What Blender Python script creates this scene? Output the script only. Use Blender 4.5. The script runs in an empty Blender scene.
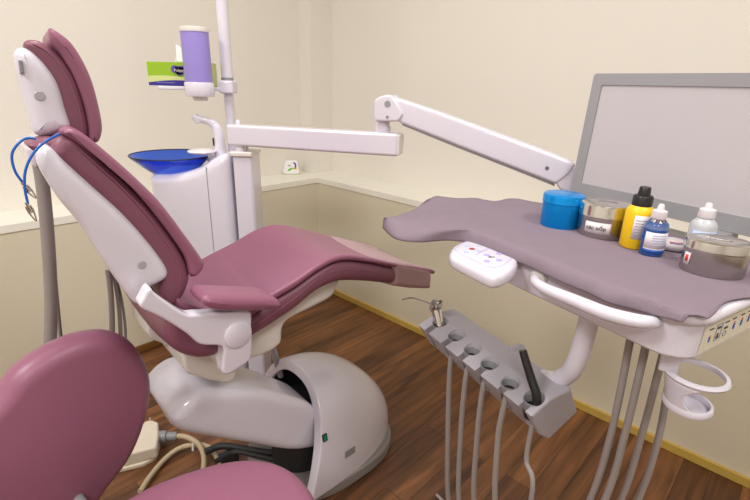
import bpy, bmesh, math, random
from math import sin, cos, pi, radians
from mathutils import Vector, Matrix
random.seed(7)
scn = bpy.context.scene
COL = scn.collection

# ------------------------------------------------------------------ camera
F_PX, PITCH, ROLL, CAM_H = 464.39, radians(19.596), radians(1.622), 1.25
YAW = radians(43.175)                      # the room is turned by this against the viewing direction
CAM = Vector((0, 0, CAM_H))
_f0, _r0, _u0 = Vector((0, 1, 0)), Vector((1, 0, 0)), Vector((0, 0, 1))
FW = _f0*cos(PITCH) - _u0*sin(PITCH)
_u = _u0*cos(PITCH) + _f0*sin(PITCH)
RT = _r0*cos(ROLL) + _u*sin(ROLL)
UP = _u*cos(ROLL) - _r0*sin(ROLL)
cd = bpy.data.cameras.new('camera'); cam = bpy.data.objects.new('camera', cd); COL.objects.link(cam)
cd.sensor_width = 36; cd.lens = F_PX/750*36; cd.clip_start = .02
cam.matrix_world = Matrix(((RT.x, UP.x, -FW.x, 0), (RT.y, UP.y, -FW.y, 0), (RT.z, UP.z, -FW.z, CAM_H), (0, 0, 0, 1)))
scn.camera = cam

def ray(p): return FW + RT*((p[0]-375)/F_PX) + UP*((250-p[1])/F_PX)
def atz(p, z): d = ray(p); return CAM + d*((z-CAM_H)/d.z)
def aty(p, y): d = ray(p); return CAM + d*(y/d.y)
def onp(p, O, n): d = ray(p); return CAM + d*((O-CAM).dot(n)/d.dot(n))

# ------------------------------------------------------------------ materials
def mat(name, col, rough=.5, metal=0, var=.04, vscale=8, bump=0, bscale=200, spec=.5, trans=0, coat=0, emit=None, alpha=None, bw=None):
    m = bpy.data.materials.new(name); m.use_nodes = True
    nt = m.node_tree; b = nt.nodes['Principled BSDF']
    tc = nt.nodes.new('ShaderNodeTexCoord')
    nz = nt.nodes.new('ShaderNodeTexNoise'); nz.inputs['Scale'].default_value = vscale; nz.inputs['Detail'].default_value = 4
    nt.links.new(tc.outputs['Object'], nz.inputs['Vector'])
    mx = nt.nodes.new('ShaderNodeMix'); mx.data_type = 'RGBA'
    mx.inputs['A'].default_value = tuple(max(0, c*(1-var)) for c in col)+(1,)
    mx.inputs['B'].default_value = tuple(min(1, c*(1+var)) for c in col)+(1,)
    nt.links.new(nz.outputs['Fac'], mx.inputs['Factor']); nt.links.new(mx.outputs['Result'], b.inputs['Base Color'])
    b.inputs['Roughness'].default_value = rough; b.inputs['Metallic'].default_value = metal
    b.inputs['Specular IOR Level'].default_value = spec
    b.inputs['Transmission Weight'].default_value = trans
    b.inputs['Coat Weight'].default_value = coat; b.inputs['Coat Roughness'].default_value = .08
    if emit: b.inputs['Emission Color'].default_value = emit[0]+(1,); b.inputs['Emission Strength'].default_value = emit[1]
    if bump:
        n2 = nt.nodes.new('ShaderNodeTexNoise'); n2.inputs['Scale'].default_value = bscale; n2.inputs['Detail'].default_value = 3
        nt.links.new(tc.outputs['Object'], n2.inputs['Vector'])
        bp = nt.nodes.new('ShaderNodeBump'); bp.inputs['Strength'].default_value = bump; bp.inputs['Distance'].default_value = .002
        nt.links.new(n2.outputs['Fac'], bp.inputs['Height']); nt.links.new(bp.outputs['Normal'], b.inputs['Normal'])
    return m
def srgb(r, g, b):
    return tuple(((c/255+.055)/1.055)**2.4 if c > 10 else c/255/12.92 for c in (r, g, b))
M = {}
M['upper_wall'] = mat('upper_wall', srgb(232, 227, 217), .7, var=.015, vscale=2, bump=.15, bscale=120)
M['lower_wall'] = mat('lower_wall', srgb(216, 207, 184), .6, var=.02, vscale=2, bump=.1, bscale=90)
M['ledge'] = mat('ledge', srgb(238, 234, 222), .45, var=.01)
M['ceiling'] = mat('ceiling', (.82, .80, .75), .8)
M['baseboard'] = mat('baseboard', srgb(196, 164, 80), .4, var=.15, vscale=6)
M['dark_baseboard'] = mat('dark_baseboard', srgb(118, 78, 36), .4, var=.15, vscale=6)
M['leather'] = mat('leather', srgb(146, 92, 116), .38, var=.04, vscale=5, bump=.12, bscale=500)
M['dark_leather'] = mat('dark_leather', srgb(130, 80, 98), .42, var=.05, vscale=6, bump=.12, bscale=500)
M['white'] = mat('white', srgb(220, 216, 228), .18, var=.008, coat=.5)
M['cream'] = mat('cream', srgb(224, 219, 214), .32, var=.01, coat=.2)
M['grey'] = mat('grey', srgb(172, 168, 176), .35, var=.03)
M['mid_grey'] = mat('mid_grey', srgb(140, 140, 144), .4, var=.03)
M['frame_grey'] = mat('frame_grey', srgb(150, 150, 154), .5, var=.03)
M['hose'] = mat('hose', srgb(148, 140, 137), .5, var=.06, vscale=30)
M['plinth'] = mat('plinth', srgb(138, 132, 132), .5, var=.05)
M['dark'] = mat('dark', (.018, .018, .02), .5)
M['black'] = mat('black', (.012, .012, .013), .35)
M['cloth'] = mat('cloth', srgb(138, 123, 134), .95, var=.05, vscale=30, bump=.5, bscale=700, spec=.1)
M['wrap'] = mat('wrap', srgb(176, 146, 152), .5, var=.06, vscale=9)
M['wrap_under'] = M['leather']
M['screen'] = mat('screen', srgb(192, 187, 191), .35, var=.015, vscale=3)
M['steel'] = mat('steel', (.66, .64, .62), .18, metal=1, var=.08, vscale=14)
M['steel_dark'] = mat('steel_dark', (.50, .48, .46), .27, metal=1, var=.08, vscale=14)
M['blue_metal'] = mat('blue_metal', srgb(0, 150, 235), .28, metal=.6, var=.05)
M['yellow'] = mat('yellow', srgb(244, 200, 20), .4, var=.03)
M['label'] = mat('label', srgb(226, 218, 222), .6, var=.03)
M['beige_label'] = mat('beige_label', srgb(216, 209, 190), .5, var=.02)
M['ink'] = mat('ink', (.03, .03, .04), .6)
M['pale_ink'] = mat('pale_ink', srgb(150, 150, 160), .6)
M['blue_ink'] = mat('blue_ink', srgb(20, 84, 176), .5)
M['red_ink'] = mat('red_ink', srgb(214, 60, 44), .5)
M['maroon_ink'] = mat('maroon_ink', srgb(158, 52, 66), .5)
M['lilac_ink'] = mat('lilac_ink', srgb(178, 164, 220), .5)
M['sky_ink'] = mat('sky_ink', srgb(178, 192, 232), .5)
M['yellow_ink'] = mat('yellow_ink', srgb(220, 180, 30), .5)
M['green'] = mat('green', srgb(146, 186, 34), .4, var=.08, vscale=12)
M['pale_green'] = mat('pale_green', srgb(204, 214, 140), .45)
M['navy'] = mat('navy', srgb(48, 38, 140), .4)
M['violet'] = mat('violet', srgb(92, 74, 168), .4)
M['leaf'] = mat('leaf', srgb(92, 190, 52), .5)
M['tissue'] = mat('tissue', (.86, .86, .86), .9)
M['purple'] = mat('purple', srgb(164, 148, 226), .3, var=.03, trans=.15)
M['bluecord'] = mat('bluecord', srgb(22, 98, 190), .35)
M['led'] = mat('led', srgb(10, 120, 84), .3)
M['pedal'] = mat('pedal', srgb(222, 212, 194), .45, var=.02)
M['corr'] = mat('corr', srgb(192, 176, 146), .5, var=.05)
M['cushion_blue'] = mat('blue_liquid', srgb(24, 112, 206), .2, var=.03)
M['milky'] = mat('milky', srgb(222, 224, 230), .3, trans=.3)
M['clear'] = mat('clear', (.9, .93, .97), .08, trans=1.0)
def glassy(name, col, rough=.05):
    m = mat(name, col, rough, trans=.92, var=.01); m.node_tree.nodes['Principled BSDF'].inputs['IOR'].default_value = 1.25
    return m
M['blue_glass'] = glassy('blue_glass', srgb(84, 124, 246))
def wood():
    m = bpy.data.materials.new('wood_floor'); m.use_nodes = True; nt = m.node_tree; L = nt.links.new
    b = nt.nodes['Principled BSDF']
    tc = nt.nodes.new('ShaderNodeTexCoord')
    mp = nt.nodes.new('ShaderNodeMapping'); mp.inputs['Rotation'].default_value = (0, 0, pi/2)
    L(tc.outputs['Object'], mp.inputs['Vector'])
    br = nt.nodes.new('ShaderNodeTexBrick')
    br.inputs['Scale'].default_value = 1; br.inputs['Brick Width'].default_value = .9; br.inputs['Row Height'].default_value = .085
    br.inputs['Mortar Size'].default_value = .0012; br.inputs['Mortar Smooth'].default_value = .1; br.offset = .37
    br.inputs['Color1'].default_value = srgb(92, 58, 34)+(1,); br.inputs['Color2'].default_value = srgb(132, 88, 52)+(1,)
    br.inputs['Mortar'].default_value = srgb(58, 34, 20)+(1,)
    L(mp.outputs['Vector'], br.inputs['Vector'])
    mp2 = nt.nodes.new('ShaderNodeMapping'); mp2.inputs['Scale'].default_value = (22, 1.6, 1); L(tc.outputs['Object'], mp2.inputs['Vector'])
    nz = nt.nodes.new('ShaderNodeTexNoise'); nz.inputs['Scale'].default_value = 1.6; nz.inputs['Detail'].default_value = 6; nz.inputs['Distortion'].default_value = .6
    L(mp2.outputs['Vector'], nz.inputs['Vector'])
    cr = nt.nodes.new('ShaderNodeValToRGB'); cr.color_ramp.elements[0].position = .3; cr.color_ramp.elements[1].position = .75
    cr.color_ramp.elements[0].color = (.38, .35, .33, 1); cr.color_ramp.elements[1].color = (1.45, 1.38, 1.3, 1)
    L(nz.outputs['Fac'], cr.inputs['Fac'])
    mx = nt.nodes.new('ShaderNodeMix'); mx.data_type = 'RGBA'; mx.blend_type = 'MULTIPLY'; mx.inputs['Factor'].default_value = 1
    L(br.outputs['Color'], mx.inputs['A']); L(cr.outputs['Color'], mx.inputs['B']); L(mx.outputs['Result'], b.inputs['Base Color'])
    b.inputs['Roughness'].default_value = .42
    return m
M['floor'] = wood()

# ------------------------------------------------------------------ helpers
def link(name, bm, m, parent=None, smooth=40, bevel=0, bseg=3, subs=0):
    me = bpy.data.meshes.new(name)
    bmesh.ops.recalc_face_normals(bm, faces=bm.faces[:])
    bm.to_mesh(me); bm.free()
    o = bpy.data.objects.new(name, me); COL.objects.link(o)
    if m is not None:
        for x in (m if isinstance(m, (list, tuple)) else [m]): me.materials.append(M[x])
    if smooth:
        for p in me.polygons: p.use_smooth = True
        if smooth < 180: me.set_sharp_from_angle(angle=radians(smooth))
    if parent is not None: o.parent = parent; o.matrix_parent_inverse = parent.matrix_world.inverted()
    if bevel:
        b = o.modifiers.new('bevel', 'BEVEL'); b.width = bevel; b.segments = bseg; b.limit_method = 'ANGLE'; b.angle_limit = radians(35)
        b.harden_normals = False
        me.set_sharp_from_angle(angle=radians(180))
        w = o.modifiers.new('wn', 'WEIGHTED_NORMAL'); w.keep_sharp = False
    if subs:
        s = o.modifiers.new('sub', 'SUBSURF'); s.levels = s.render_levels = subs
    return o
def tag(o, label=None, cat=None, group=None, kind=None):
    if label: o['label'] = label
    if cat: o['category'] = cat
    if group: o['group'] = group
    if kind: o['kind'] = kind
    return o
def empty(name, loc, label, cat, group=None, rot=0):
    o = bpy.data.objects.new(name, None); COL.objects.link(o)
    o.empty_display_size = .05
    o.matrix_world = Matrix.Translation(loc) @ Matrix.Rotation(rot, 4, 'Z')
    return tag(o, label, cat, group)
def frame(org, ax, ay, az=None):
    ax = Vector(ax).normalized(); ay = Vector(ay); az = Vector(az) if az else ax.cross(ay)
    az.normalize(); ay = az.cross(ax)
    m = Matrix.Identity(4)
    for i in range(3): m[i][0] = ax[i]; m[i][1] = ay[i]; m[i][2] = az[i]; m[i][3] = Vector(org)[i]
    return m
def box_bm(bm, x0, x1, y0, y1, z0, z1, mw=None):
    vs = [bm.verts.new((x, y, z)) for x in (x0, x1) for y in (y0, y1) for z in (z0, z1)]
    if mw: 
        for v in vs: v.co = mw @ v.co
    for a in ((0, 1, 3, 2), (4, 6, 7, 5), (0, 4, 5, 1), (2, 3, 7, 6), (0, 2, 6, 4), (1, 5, 7, 3)): bm.faces.new([vs[i] for i in a])
def box(name, x0, x1, y0, y1, z0, z1, m, parent=None, mw=None, bevel=0, bseg=3):
    bm = bmesh.new(); box_bm(bm, x0, x1, y0, y1, z0, z1, mw)
    return link(name, bm, m, parent, bevel=bevel, bseg=bseg)
def spline(pts, n, closed=False):
    """Catmull-Rom through the points, n samples per span"""
    P = [Vector(p) for p in pts]; out = []; N = len(P)
    for i in range(N if closed else N-1):
        if closed: a, b, c, d = P[i-1], P[i], P[(i+1) % N], P[(i+2) % N]
        else: a, b, c, d = P[max(i-1, 0)], P[i], P[i+1], P[min(i+2, N-1)]
        for k in range(n):
            t = k/n
            out.append(.5*((2*b)+(c-a)*t+(2*a-5*b+4*c-d)*t*t+(3*b-a-3*c+d)*t**3))
    if not closed: out.append(P[-1])
    return out
def resample(pts, n, closed):
    L = [0]; Q = pts+[pts[0]] if closed else pts
    for a, b in zip(Q, Q[1:]): L.append(L[-1]+(b-a).length)
    out = []; j = 0; tot = L[-1]
    for i in range(n):
        s = tot*i/(n if closed else n-1)
        while j < len(L)-2 and L[j+1] < s: j += 1
        d = L[j+1]-L[j]; t = (s-L[j])/d if d > 1e-9 else 0
        out.append(Q[j].lerp(Q[j+1], min(1, t)))
    return out
def tube_bm(bm, pts, rad, seg=10, cap=True, n=6, corr=0):
    P = spline(pts, n) if n else [Vector(p) for p in pts]
    if corr: P = resample(P, corr, False)
    rings = []; N = len(P)
    R = rad if callable(rad) else (lambda t: rad)
    t0 = (P[1]-P[0]).normalized(); ref = Vector((0, 0, 1)) if abs(t0.z) < .9 else Vector((1, 0, 0))
    u = t0.cross(ref).normalized()
    for i, p in enumerate(P):
        t = (P[min(i+1, N-1)]-P[max(i-1, 0)]).normalized()
        u = (u-t*u.dot(t)).normalized(); v = t.cross(u)
        r = R(i/(N-1))
        if corr and i % 2: r *= .82
        rings.append([bm.verts.new(p+u*(r*cos(2*pi*k/seg))+v*(r*sin(2*pi*k/seg))) for k in range(seg)])
    for a, b in zip(rings, rings[1:]):
        for k in range(seg): bm.faces.new((a[k], a[(k+1) % seg], b[(k+1) % seg], b[k]))
    if cap: bm.faces.new(rings[0]); bm.faces.new(rings[-1][::-1])
def tube(name, pts, rad, m, parent=None, seg=12, n=6, corr=0, smooth=50):
    bm = bmesh.new(); tube_bm(bm, pts, rad, seg, True, n, corr); return link(name, bm, m, parent, smooth=smooth)
def lathe_bm(bm, prof, seg=40, mw=None, sx=1, sy=1):
    rings = []
    for r, z in prof:
        if r < 1e-6: rings.append([bm.verts.new((0, 0, z))])
        else: rings.append([bm.verts.new((r*sx*cos(2*pi*k/seg), r*sy*sin(2*pi*k/seg), z)) for k in range(seg)])
    vs = [v for r in rings for v in r]
    for a, b in zip(rings, rings[1:]):
        for k in range(seg):
            q = [a[k % len(a)], a[(k+1) % len(a)], b[(k+1) % len(b)], b[k % len(b)]]
            q = list(dict.fromkeys(q))
            if len(q) > 2: bm.faces.new(q)
    if mw:
        for v in vs: v.co = mw @ v.co
def lathe(name, prof, m, parent=None, mw=None, seg=40, smooth=40, sx=1, sy=1):
    bm = bmesh.new(); lathe_bm(bm, prof, seg, mw, sx, sy); return link(name, bm, m, parent, smooth=smooth)
def segd(q, a, b):
    e = b-a; t = max(0, min(1, (q-a).dot(e)/max(1e-12, e.length_squared))); return (q-(a+e*t)).length
def slab(name, prof, w0, w1, r, m, to3d, parent=None, npt=90, smoothp=4, inner=6, cap=5, warp=None, smooth=60, dome=0, pillow=0):
    """closed outline (a, b) swept over w0..w1 with edges rounded by r; to3d maps (a, b, w)"""
    P = spline([Vector((p[0], p[1])) for p in prof], smoothp, True) if smoothp else [Vector(p) for p in prof]
    P = resample(P, npt, True); N = len(P)
    area = sum(P[i].x*P[(i+1) % N].y-P[(i+1) % N].x*P[i].y for i in range(N))
    if area < 0: P.reverse()
    def inset(d):
        Q = []
        for i in range(N):
            t = P[(i+1) % N]-P[i-1]; t.normalize(); Q.append(P[i]+Vector((-t.y, t.x))*d)
        if d > 1e-7:
            ok = []
            for i, q in enumerate(Q):
                mn = min(segd(q, P[j], P[(j+1) % N]) for j in range(N))
                ok.append(mn > .93*d)
            if sum(ok) > 8:
                for i in range(N):
                    if not ok[i]:
                        l = 1
                        while not ok[(i-l) % N]: l += 1
                        h = 1
                        while not ok[(i+h) % N]: h += 1
                        Q[i] = Q[(i-l) % N].lerp(Q[(i+h) % N], l/(l+h))
        return Q
    rings = []
    if dome: rings.append((inset(r*1.0), w0-dome))
    for k in range(cap+1):
        th = k/cap*pi/2; rings.append((inset(r*(1-sin(th))), w0+r*(1-cos(th))))
    for k in range(1, inner): rings.append((P, w0+r+(w1-w0-2*r)*k/inner))
    for k in range(cap, -1, -1):
        th = k/cap*pi/2; rings.append((inset(r*(1-sin(th))), w1-r*(1-cos(th))))
    if pillow:
        for lst, sg in ((rings[0], -1), (rings[-1], 1)):
            Q0, w_ = lst; c_ = sum(Q0, Vector((0, 0)))/N; ex = []
            for k in range(1, 9):
                f_ = 1-k/8*.97; ex.append(([c_+(q-c_)*f_ for q in Q0], w_+sg*pillow*(1-f_*f_)))
            rings = list(reversed(ex))+rings if sg < 0 else rings+ex
    bm = bmesh.new(); RV = []
    for Q, w in rings:
        row = []
        for q in Q:
            a, b, c = q.x, q.y, w
            if warp: a, b, c = warp(a, b, c)
            row.append(bm.verts.new(to3d(a, b, c)))
        RV.append(row)
    for A, B in zip(RV, RV[1:]):
        for i in range(N): bm.faces.new((A[i], A[(i+1) % N], B[(i+1) % N], B[i]))
    from mathutils.geometry import delaunay_2d_cdt
    for (Q, w_), row in ((rings[0], RV[0]), (rings[-1], RV[-1])):
        if pillow: bm.faces.new(row); continue
        sp = max((Q[k]-Q[k-1]).length for k in range(N))*1.3
        x0_, x1_ = min(q.x for q in Q), max(q.x for q in Q); y0_, y1_ = min(q.y for q in Q), max(q.y for q in Q)
        inner_p = []
        nx, ny = int((x1_-x0_)/sp)+1, int((y1_-y0_)/(sp*.87))+1
        for jy in range(ny):
            for jx in range(nx):
                c_ = Vector((x0_+sp*(jx+.5*(jy % 2)), y0_+sp*.87*jy)); ins = False
                for k in range(N):
                    a_, b_ = Q[k-1], Q[k]
                    if (a_.y > c_.y) != (b_.y > c_.y) and c_.x < (b_.x-a_.x)*(c_.y-a_.y)/(b_.y-a_.y)+a_.x: ins = not ins
                if ins and min(segd(c_, Q[k-1], Q[k]) for k in range(N)) > sp*.55: inner_p.append(c_)
        res = delaunay_2d_cdt(list(Q)+inner_p, [], [list(range(N))], 1, 1e-7)
        vmap = []
        for vi_, co in enumerate(res[0]):
            orig = [k for k in res[3][vi_] if k < N]
            if orig: vmap.append(row[orig[0]]); continue
            a, b, c = co.x, co.y, w_
            if warp: a, b, c = warp(a, b, c)
            vmap.append(bm.verts.new(to3d(a, b, c)))
        for f_ in res[2]:
            vs_ = list(dict.fromkeys(vmap[k] for k in f_))
            if len(vs_) > 2:
                try: bm.faces.new(vs_)
                except ValueError: pass
    o = link(name, bm, m, parent, smooth=180)
    wn = o.modifiers.new('wn', 'WEIGHTED_NORMAL'); wn.weight = 90
    return o
def grid_bm(bm, fn, nu, nv, closed_u=False):
    V = [[bm.verts.new(fn(i/(nu if closed_u else nu-1), j/(nv-1))) for j in range(nv)] for i in range(nu)]
    for i in range(nu if closed_u else nu-1):
        for j in range(nv-1):
            bm.faces.new((V[i][j], V[(i+1) % nu][j], V[(i+1) % nu][j+1], V[i][j+1]))
    return V
def text(name, s, size, m, mw, parent, depth=.0003, align='CENTER'):
    c = bpy.data.curves.new(name, 'FONT'); c.body = s; c.size = size; c.extrude = depth; c.align_x = align; c.align_y = 'CENTER'
    o = bpy.data.objects.new(name, c); dg = bpy.context.evaluated_depsgraph_get()
    COL.objects.link(o); bpy.context.view_layer.update()
    me = bpy.data.meshes.new_from_object(o.evaluated_get(bpy.context.evaluated_depsgraph_get()))
    bpy.data.objects.remove(o); o2 = bpy.data.objects.new(name, me); COL.objects.link(o2)
    me.transform(mw); me.materials.clear(); me.materials.append(M[m]); o2.parent = parent
    if parent is not None: o2.matrix_parent_inverse = parent.matrix_world.inverted()
    return o2
def remesh(o, vox, it=8, fac=.6):
    r = o.modifiers.new('remesh', 'REMESH'); r.mode = 'VOXEL'; r.voxel_size = vox; r.use_smooth_shade = True
    s = o.modifiers.new('smooth', 'SMOOTH'); s.factor = fac; s.iterations = it

# ------------------------------------------------------------------ room (own axes, turned by YAW)
D, E_, LZ, LW, CE, CDp, BB = 1.778, 2.154, .7153, .225, .101, .169, .034
RZ = Matrix.Rotation(-YAW, 4, 'Z')
def struct(name, m, *boxes, bevel=0):
    bm = bmesh.new()
    for b in boxes: box_bm(bm, *b)
    o = link(name, bm, m, bevel=bevel); o.matrix_world = RZ; o['kind'] = 'structure'; return o
X1, Y0, CH = 2.6, -2.6, 2.7
struct('floor', 'floor', (-E_-LW-.2, X1+.1, Y0-.1, D+LW+.2, -.06, 0))
struct('ceiling', 'ceiling', (-E_-LW-.2, X1+.1, Y0-.1, D+LW+.2, CH, CH+.06))
T = .03
struct('wall_right', 'upper_wall', (-E_-LW, X1, D+LW, D+LW+.1, LZ, CH))
struct('wall_left', 'upper_wall', (-E_-LW-.1, -E_-LW, Y0, D+LW, LZ, CH), (-E_-LW, -E_-LW+CE, D+LW-CDp, D+LW, LZ, CH))
struct('wall_right_lower', 'lower_wall', (-E_, X1, D, D+LW, 0, LZ-T))
struct('wall_left_lower', 'lower_wall', (-E_-LW, -E_, Y0, D+LW, 0, LZ-T))
struct('trim_1', 'ledge', (-E_-LW, X1, D-.004, D+LW, LZ-T, LZ))
struct('trim_2', 'ledge', (-E_-LW, -E_+.004, Y0, D-.004, LZ-T, LZ))
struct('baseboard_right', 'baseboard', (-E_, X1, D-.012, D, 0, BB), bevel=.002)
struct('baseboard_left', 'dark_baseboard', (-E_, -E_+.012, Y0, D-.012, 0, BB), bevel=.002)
struct('wall_back', 'upper_wall', (-E_-LW-.1, X1, Y0-.1, Y0, 0, CH))
struct('wall_side', 'upper_wall', (X1, X1+.1, Y0, D+LW, 0, CH))

# ------------------------------------------------------------------ dental chair
CA = radians(42); CO = atz((240, 335), .70); CO = Vector((CO.x, CO.y, 0))
cd_, cw_ = Vector((cos(CA), sin(CA), 0)), Vector((-sin(CA), cos(CA), 0))
def C3(s, z, w): return CO+cd_*s+cw_*w+Vector((0, 0, z))
def pr(pts, w=0):
    out = []
    for p in pts:
        ww = p[2] if len(p) > 2 else w
        q = onp(p[:2], CO+cw_*ww, cw_); out.append(((q-CO).dot(cd_), q.z))
    return out
SW = .345
chair = empty('dental_chair', C3(.1, 0, SW/2), 'large mauve leather reclining treatment chair with glossy white shells and rounded floor base', 'dental chair', rot=CA)
def cs(name, pts, w0, w1, r, m, parent=chair, **k): return slab(name, pr(pts, k.pop('pw', w0)), w0, w1, r, m, C3, parent, **k)
HW0, HW1 = .07, .30
# headrest
HY = lambda a, b, c: (a+.10*(c-HW0), b, c)
hr = cs('headrest', [(23,44),(28.5,39.6),(40,41),(57,52),(70,67),(80,86),(87,109),(90,132),(85.5,141),(72,138),(64,120),(56,92),(44,70),(30,54)], HW0, HW1, .012, 'dark_leather', warp=HY)
hf = cs('headrest_pad', [(50,28),(55,29),(72,42),(85.5,63),(95,86),(103,120),(103,135),(99,143),(91,141),(90,128),(85.5,105),(76,78),(63,56),(51,40)], HW0-.012, HW1+.012, .013, 'leather', parent=hr, warp=HY)
hs = cs('headrest_shell', [(14,56),(17,49),(25,47),(36,53),(48.5,66),(60,84),(67.5,109),(73,127),(69,132),(47,137.5),(38,136),(32,129),(23,95),(17,74)], HW0-.012, HW1+.012, .022, 'white', parent=hr, warp=HY)
hd = lathe('dimple_shade', [(0, .0), (.008, 0), (.007, .001), (0, .001)], 'grey', hs, mw=frame(C3(*pr([(40, 96)], HW0-.012)[0], HW0-.0125), cd_, (0, 0, 1), -cw_), seg=20)  # grey disc on the white shell, colouring in the shade of an indent
hd2 = slab('slot', pr([(18.5,60),(21.5,60),(23.5,73),(20.5,74)], HW0-.012), HW0-.0135, HW0, .0008, 'mid_grey', C3, hs, npt=40, smoothp=0)
# backrest
BY = lambda a, b, c: (a+.09*c, b, c)
bshell = [(38,150),(42,145.5),(52,148.6),(67.6,164),(93.6,187.6),(125,216),(151,245),(167.5,268),(169,278.6),(158.6,286),(151,290),(147,300),(142,307),(137,307),(129,298),(106,265.6),(83,229),(59.6,200.6),(44,177),(37,162)]
bk = cs('backrest_cushion', [(52,143),(57,136.6),(66,133),(80,138),(104,164),(130,187.6),(156,216),(179,247),(190,271),(189,288),(180,304),(171,308),(160,300),(160,280),(150,260),(125,226),(93,194),(66,170),(50,156)], .006, SW-.006, .02, 'dark_leather', pw=.006, warp=BY)
bsh = cs('backrest_shell', bshell, -.006, SW-.05, .018, 'white', warp=BY)
cs('backrest_pad', [(60,134),(65,129.5),(72,128.6),(86,135.6),(109,154),(135,177),(161,203),(184.6,234),(203,260),(205,268),(198,277),(191,277),(188,262),(178,245),(150,208),(120,176),(88,151),(70,138)], -.004, SW+.004, .011, 'leather', parent=bk, warp=BY)
lathe('dimple_shade', [(0, 0), (.008, 0), (.007, .001), (0, .001)], 'grey', bsh, mw=frame(C3(*pr([(142, 265)], -.006)[0], -.0065), cd_, (0, 0, 1), -cw_), seg=20)  # indent shade again put in as a grey disc
def seam(pts, w, par, r=.0011): tube('seam', [C3(a, b, w) for a, b in pr(pts, w)], r, 'leather', par, seg=6)
seam([(33,44),(45,50),(58,63),(70,84),(79,108),(82,128),(79,139)], HW0-.0005, hr)
seam([(76,146),(98,166),(124,190),(150,219),(171,250),(180,272),(179,290)], .0055, bk)
# head support between back and headrest
cs('headrest_bracket', [(26,150),(34,146),(44,140),(52,134),(62,138),(58,150),(44,160),(36,168)], .13, .29, .01, 'white')
cs('neck_cushion', [(28,146),(36,141),(48,138),(58,140),(54,150),(40,154)], .03, .09, .01, 'dark_leather')
# seat : lower roll, upper pad
def seatwarp(a, b, c):
    t = min(1, max(0, (a-.32)/.5)); t = t*t*(3-2*t)
    c2 = c*(1-.27*t)
    u = (c-SW/2)/(SW/2)
    dip = .018*max(0, 1-u*u)*(1-t*.6)+.005*math.exp(-((a-.10-.02*u)/.012)**2)*max(0, 1-u**4)
    return a, b-dip, c2
def wat(x):   # where the near edge sits after the warp, for tracing
    return 0
TAP = .055
lower = [(168,322),(169,342),(178,352),(192,358,),(208,359),(225,353),(252,338.6),(274,325),(296,310),(318,292),(340,282),(366,281.6),(388,283.6),(418,286),(430,285),(433,280),(430,272),(400,268),(366,262),(340,261),(318,272),(296,288),(274,301),(252,316.5),(228,330),(205,325),(185,312)]
def prw(pts):
    out = []
    for p in pts:
        w = p[2] if len(p) > 2 else 0
        q = onp(p[:2], CO+cw_*w, cw_); out.append(((q-CO).dot(cd_), q.z))
    return out
seat = slab('seat_cushion', prw(lower), 0, SW, .022, 'dark_leather', C3, chair, npt=120, inner=12, warp=seatwarp)
upper = [(178,298),(186,302),(205,309.5),(228,314),(252,305.5),(274,292),(296,279),(318,264),(334,256.5),(350,254.5),(372,258),(395,263),(420,267),(434,270),(434,274),(420,271),(395,267.5),(366,262),(340,261),(318,271),(296,287),(274,300),(252,316),(228,329),(205,322),(180,308)]
slab('seat_pad', prw(upper), -.003, SW+.003, .008, 'leather', C3, seat, npt=260, inner=20, warp=seatwarp)
seam([(228,342),(252,327),(274,313),(296,297),(318,279),(338,270),(362,270),(390,274)], -.0005, seat)
# thin sleeve over the foot end
cover = [(394,266),(418,269),(429,271.5),(430,287.5),(412,288),(394,286)]
cs_c = slab('foot_cover', [(a, b) for a, b in prw([(394,261.5),(415,265),(431,268.5),(432,276),(431,289),(412,288.5),(394,286)])], -.004, SW+.004, .016, 'wrap', C3, chair, npt=60, smoothp=0, inner=12, warp=seatwarp)
tag(cs_c, 'greyish pink protective sleeve over the foot end')
# seat frame under the cushion
cs('seat_frame', [(186,338),(192,352),(205,362),(232,368),(262,364),(287,350),(292,328),(318,313),(338,302),(345,290),(345,283),(318,292),(270,325),(208,350)], .05, SW-.05, .014, 'cream', pw=.02, npt=110)
cs('seat_hinge', [(143,288),(160,296),(190,330),(192,352),(184,352),(165,345),(150,338),(146,322)], .2, .33, .01, 'cream', pw=.2)
cs('seat_hinge', [(184,350),(200,354),(232,358),(237,374),(228,383),(210,381),(197,377),(186,372)], .10, .28, .008, 'cream', pw=.10)
tube('strut', [C3(*pr([(272, 345)], .34)[0], .34), C3(*pr([(281, 376)], .34)[0], .34)], .011, 'grey', chair, n=0)
# arm bracket and armrest
ab = cs('arm_bracket', [(150,287.5),(157,295),(184.7,313.5),(197,314.5),(225,312.5),(250,311.5),(252,326),(252.7,339),(251,359),(240,368),(228,375),(222.5,372),(223,360),(222,347),(201,345),(187,334),(163,319),(141,308),(143,298)], -.055, -.022, .006, 'white', npt=140)
bossc = pr([(238, 334.5)], -.055)[0]
lathe('boss', [(0, .006), (.027, .006), (.030, .004), (.031, 0), (.031, -.004)], 'white', ab, mw=frame(C3(*bossc, -.055), cd_, (0, 0, 1), -cw_), seg=36)
cs('bracket_arm', [(223,360),(251,345),(251,359),(240,368),(228,375)], -.03, .06, .006, 'cream', pw=-.03)
def arm_pts(): return [(205,301),(207,295),(214,291.5),(232,290.5),(263,290.5),(276,296),(282.5,303),(278,308.5),(262,311.5),(240,312.5),(218,311.5),(209,307)]
cs('armrest', [(204,303),(206,298.5),(213,296.5),(240,297),(264,297.5),(277,299.5),(283,304),(281,309),(272,312),(240,313),(218,312),(207,308)], -.085, -.0, .017, 'leather')
# linkage to the base
lk = cs('lift_arm', [(176,414),(190,400),(208,392),(248,390),(285,397),(318,410),(334,440),(300,452),(254,447),(213,441),(182,434.5),(172,424)], .09, .32, .03, 'white', npt=120, inner=10, warp=lambda a, b, c: (a, b, .09+(c-.09)*(1-.30*max(0, min(1, (a+.05)/.25)))))
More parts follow.
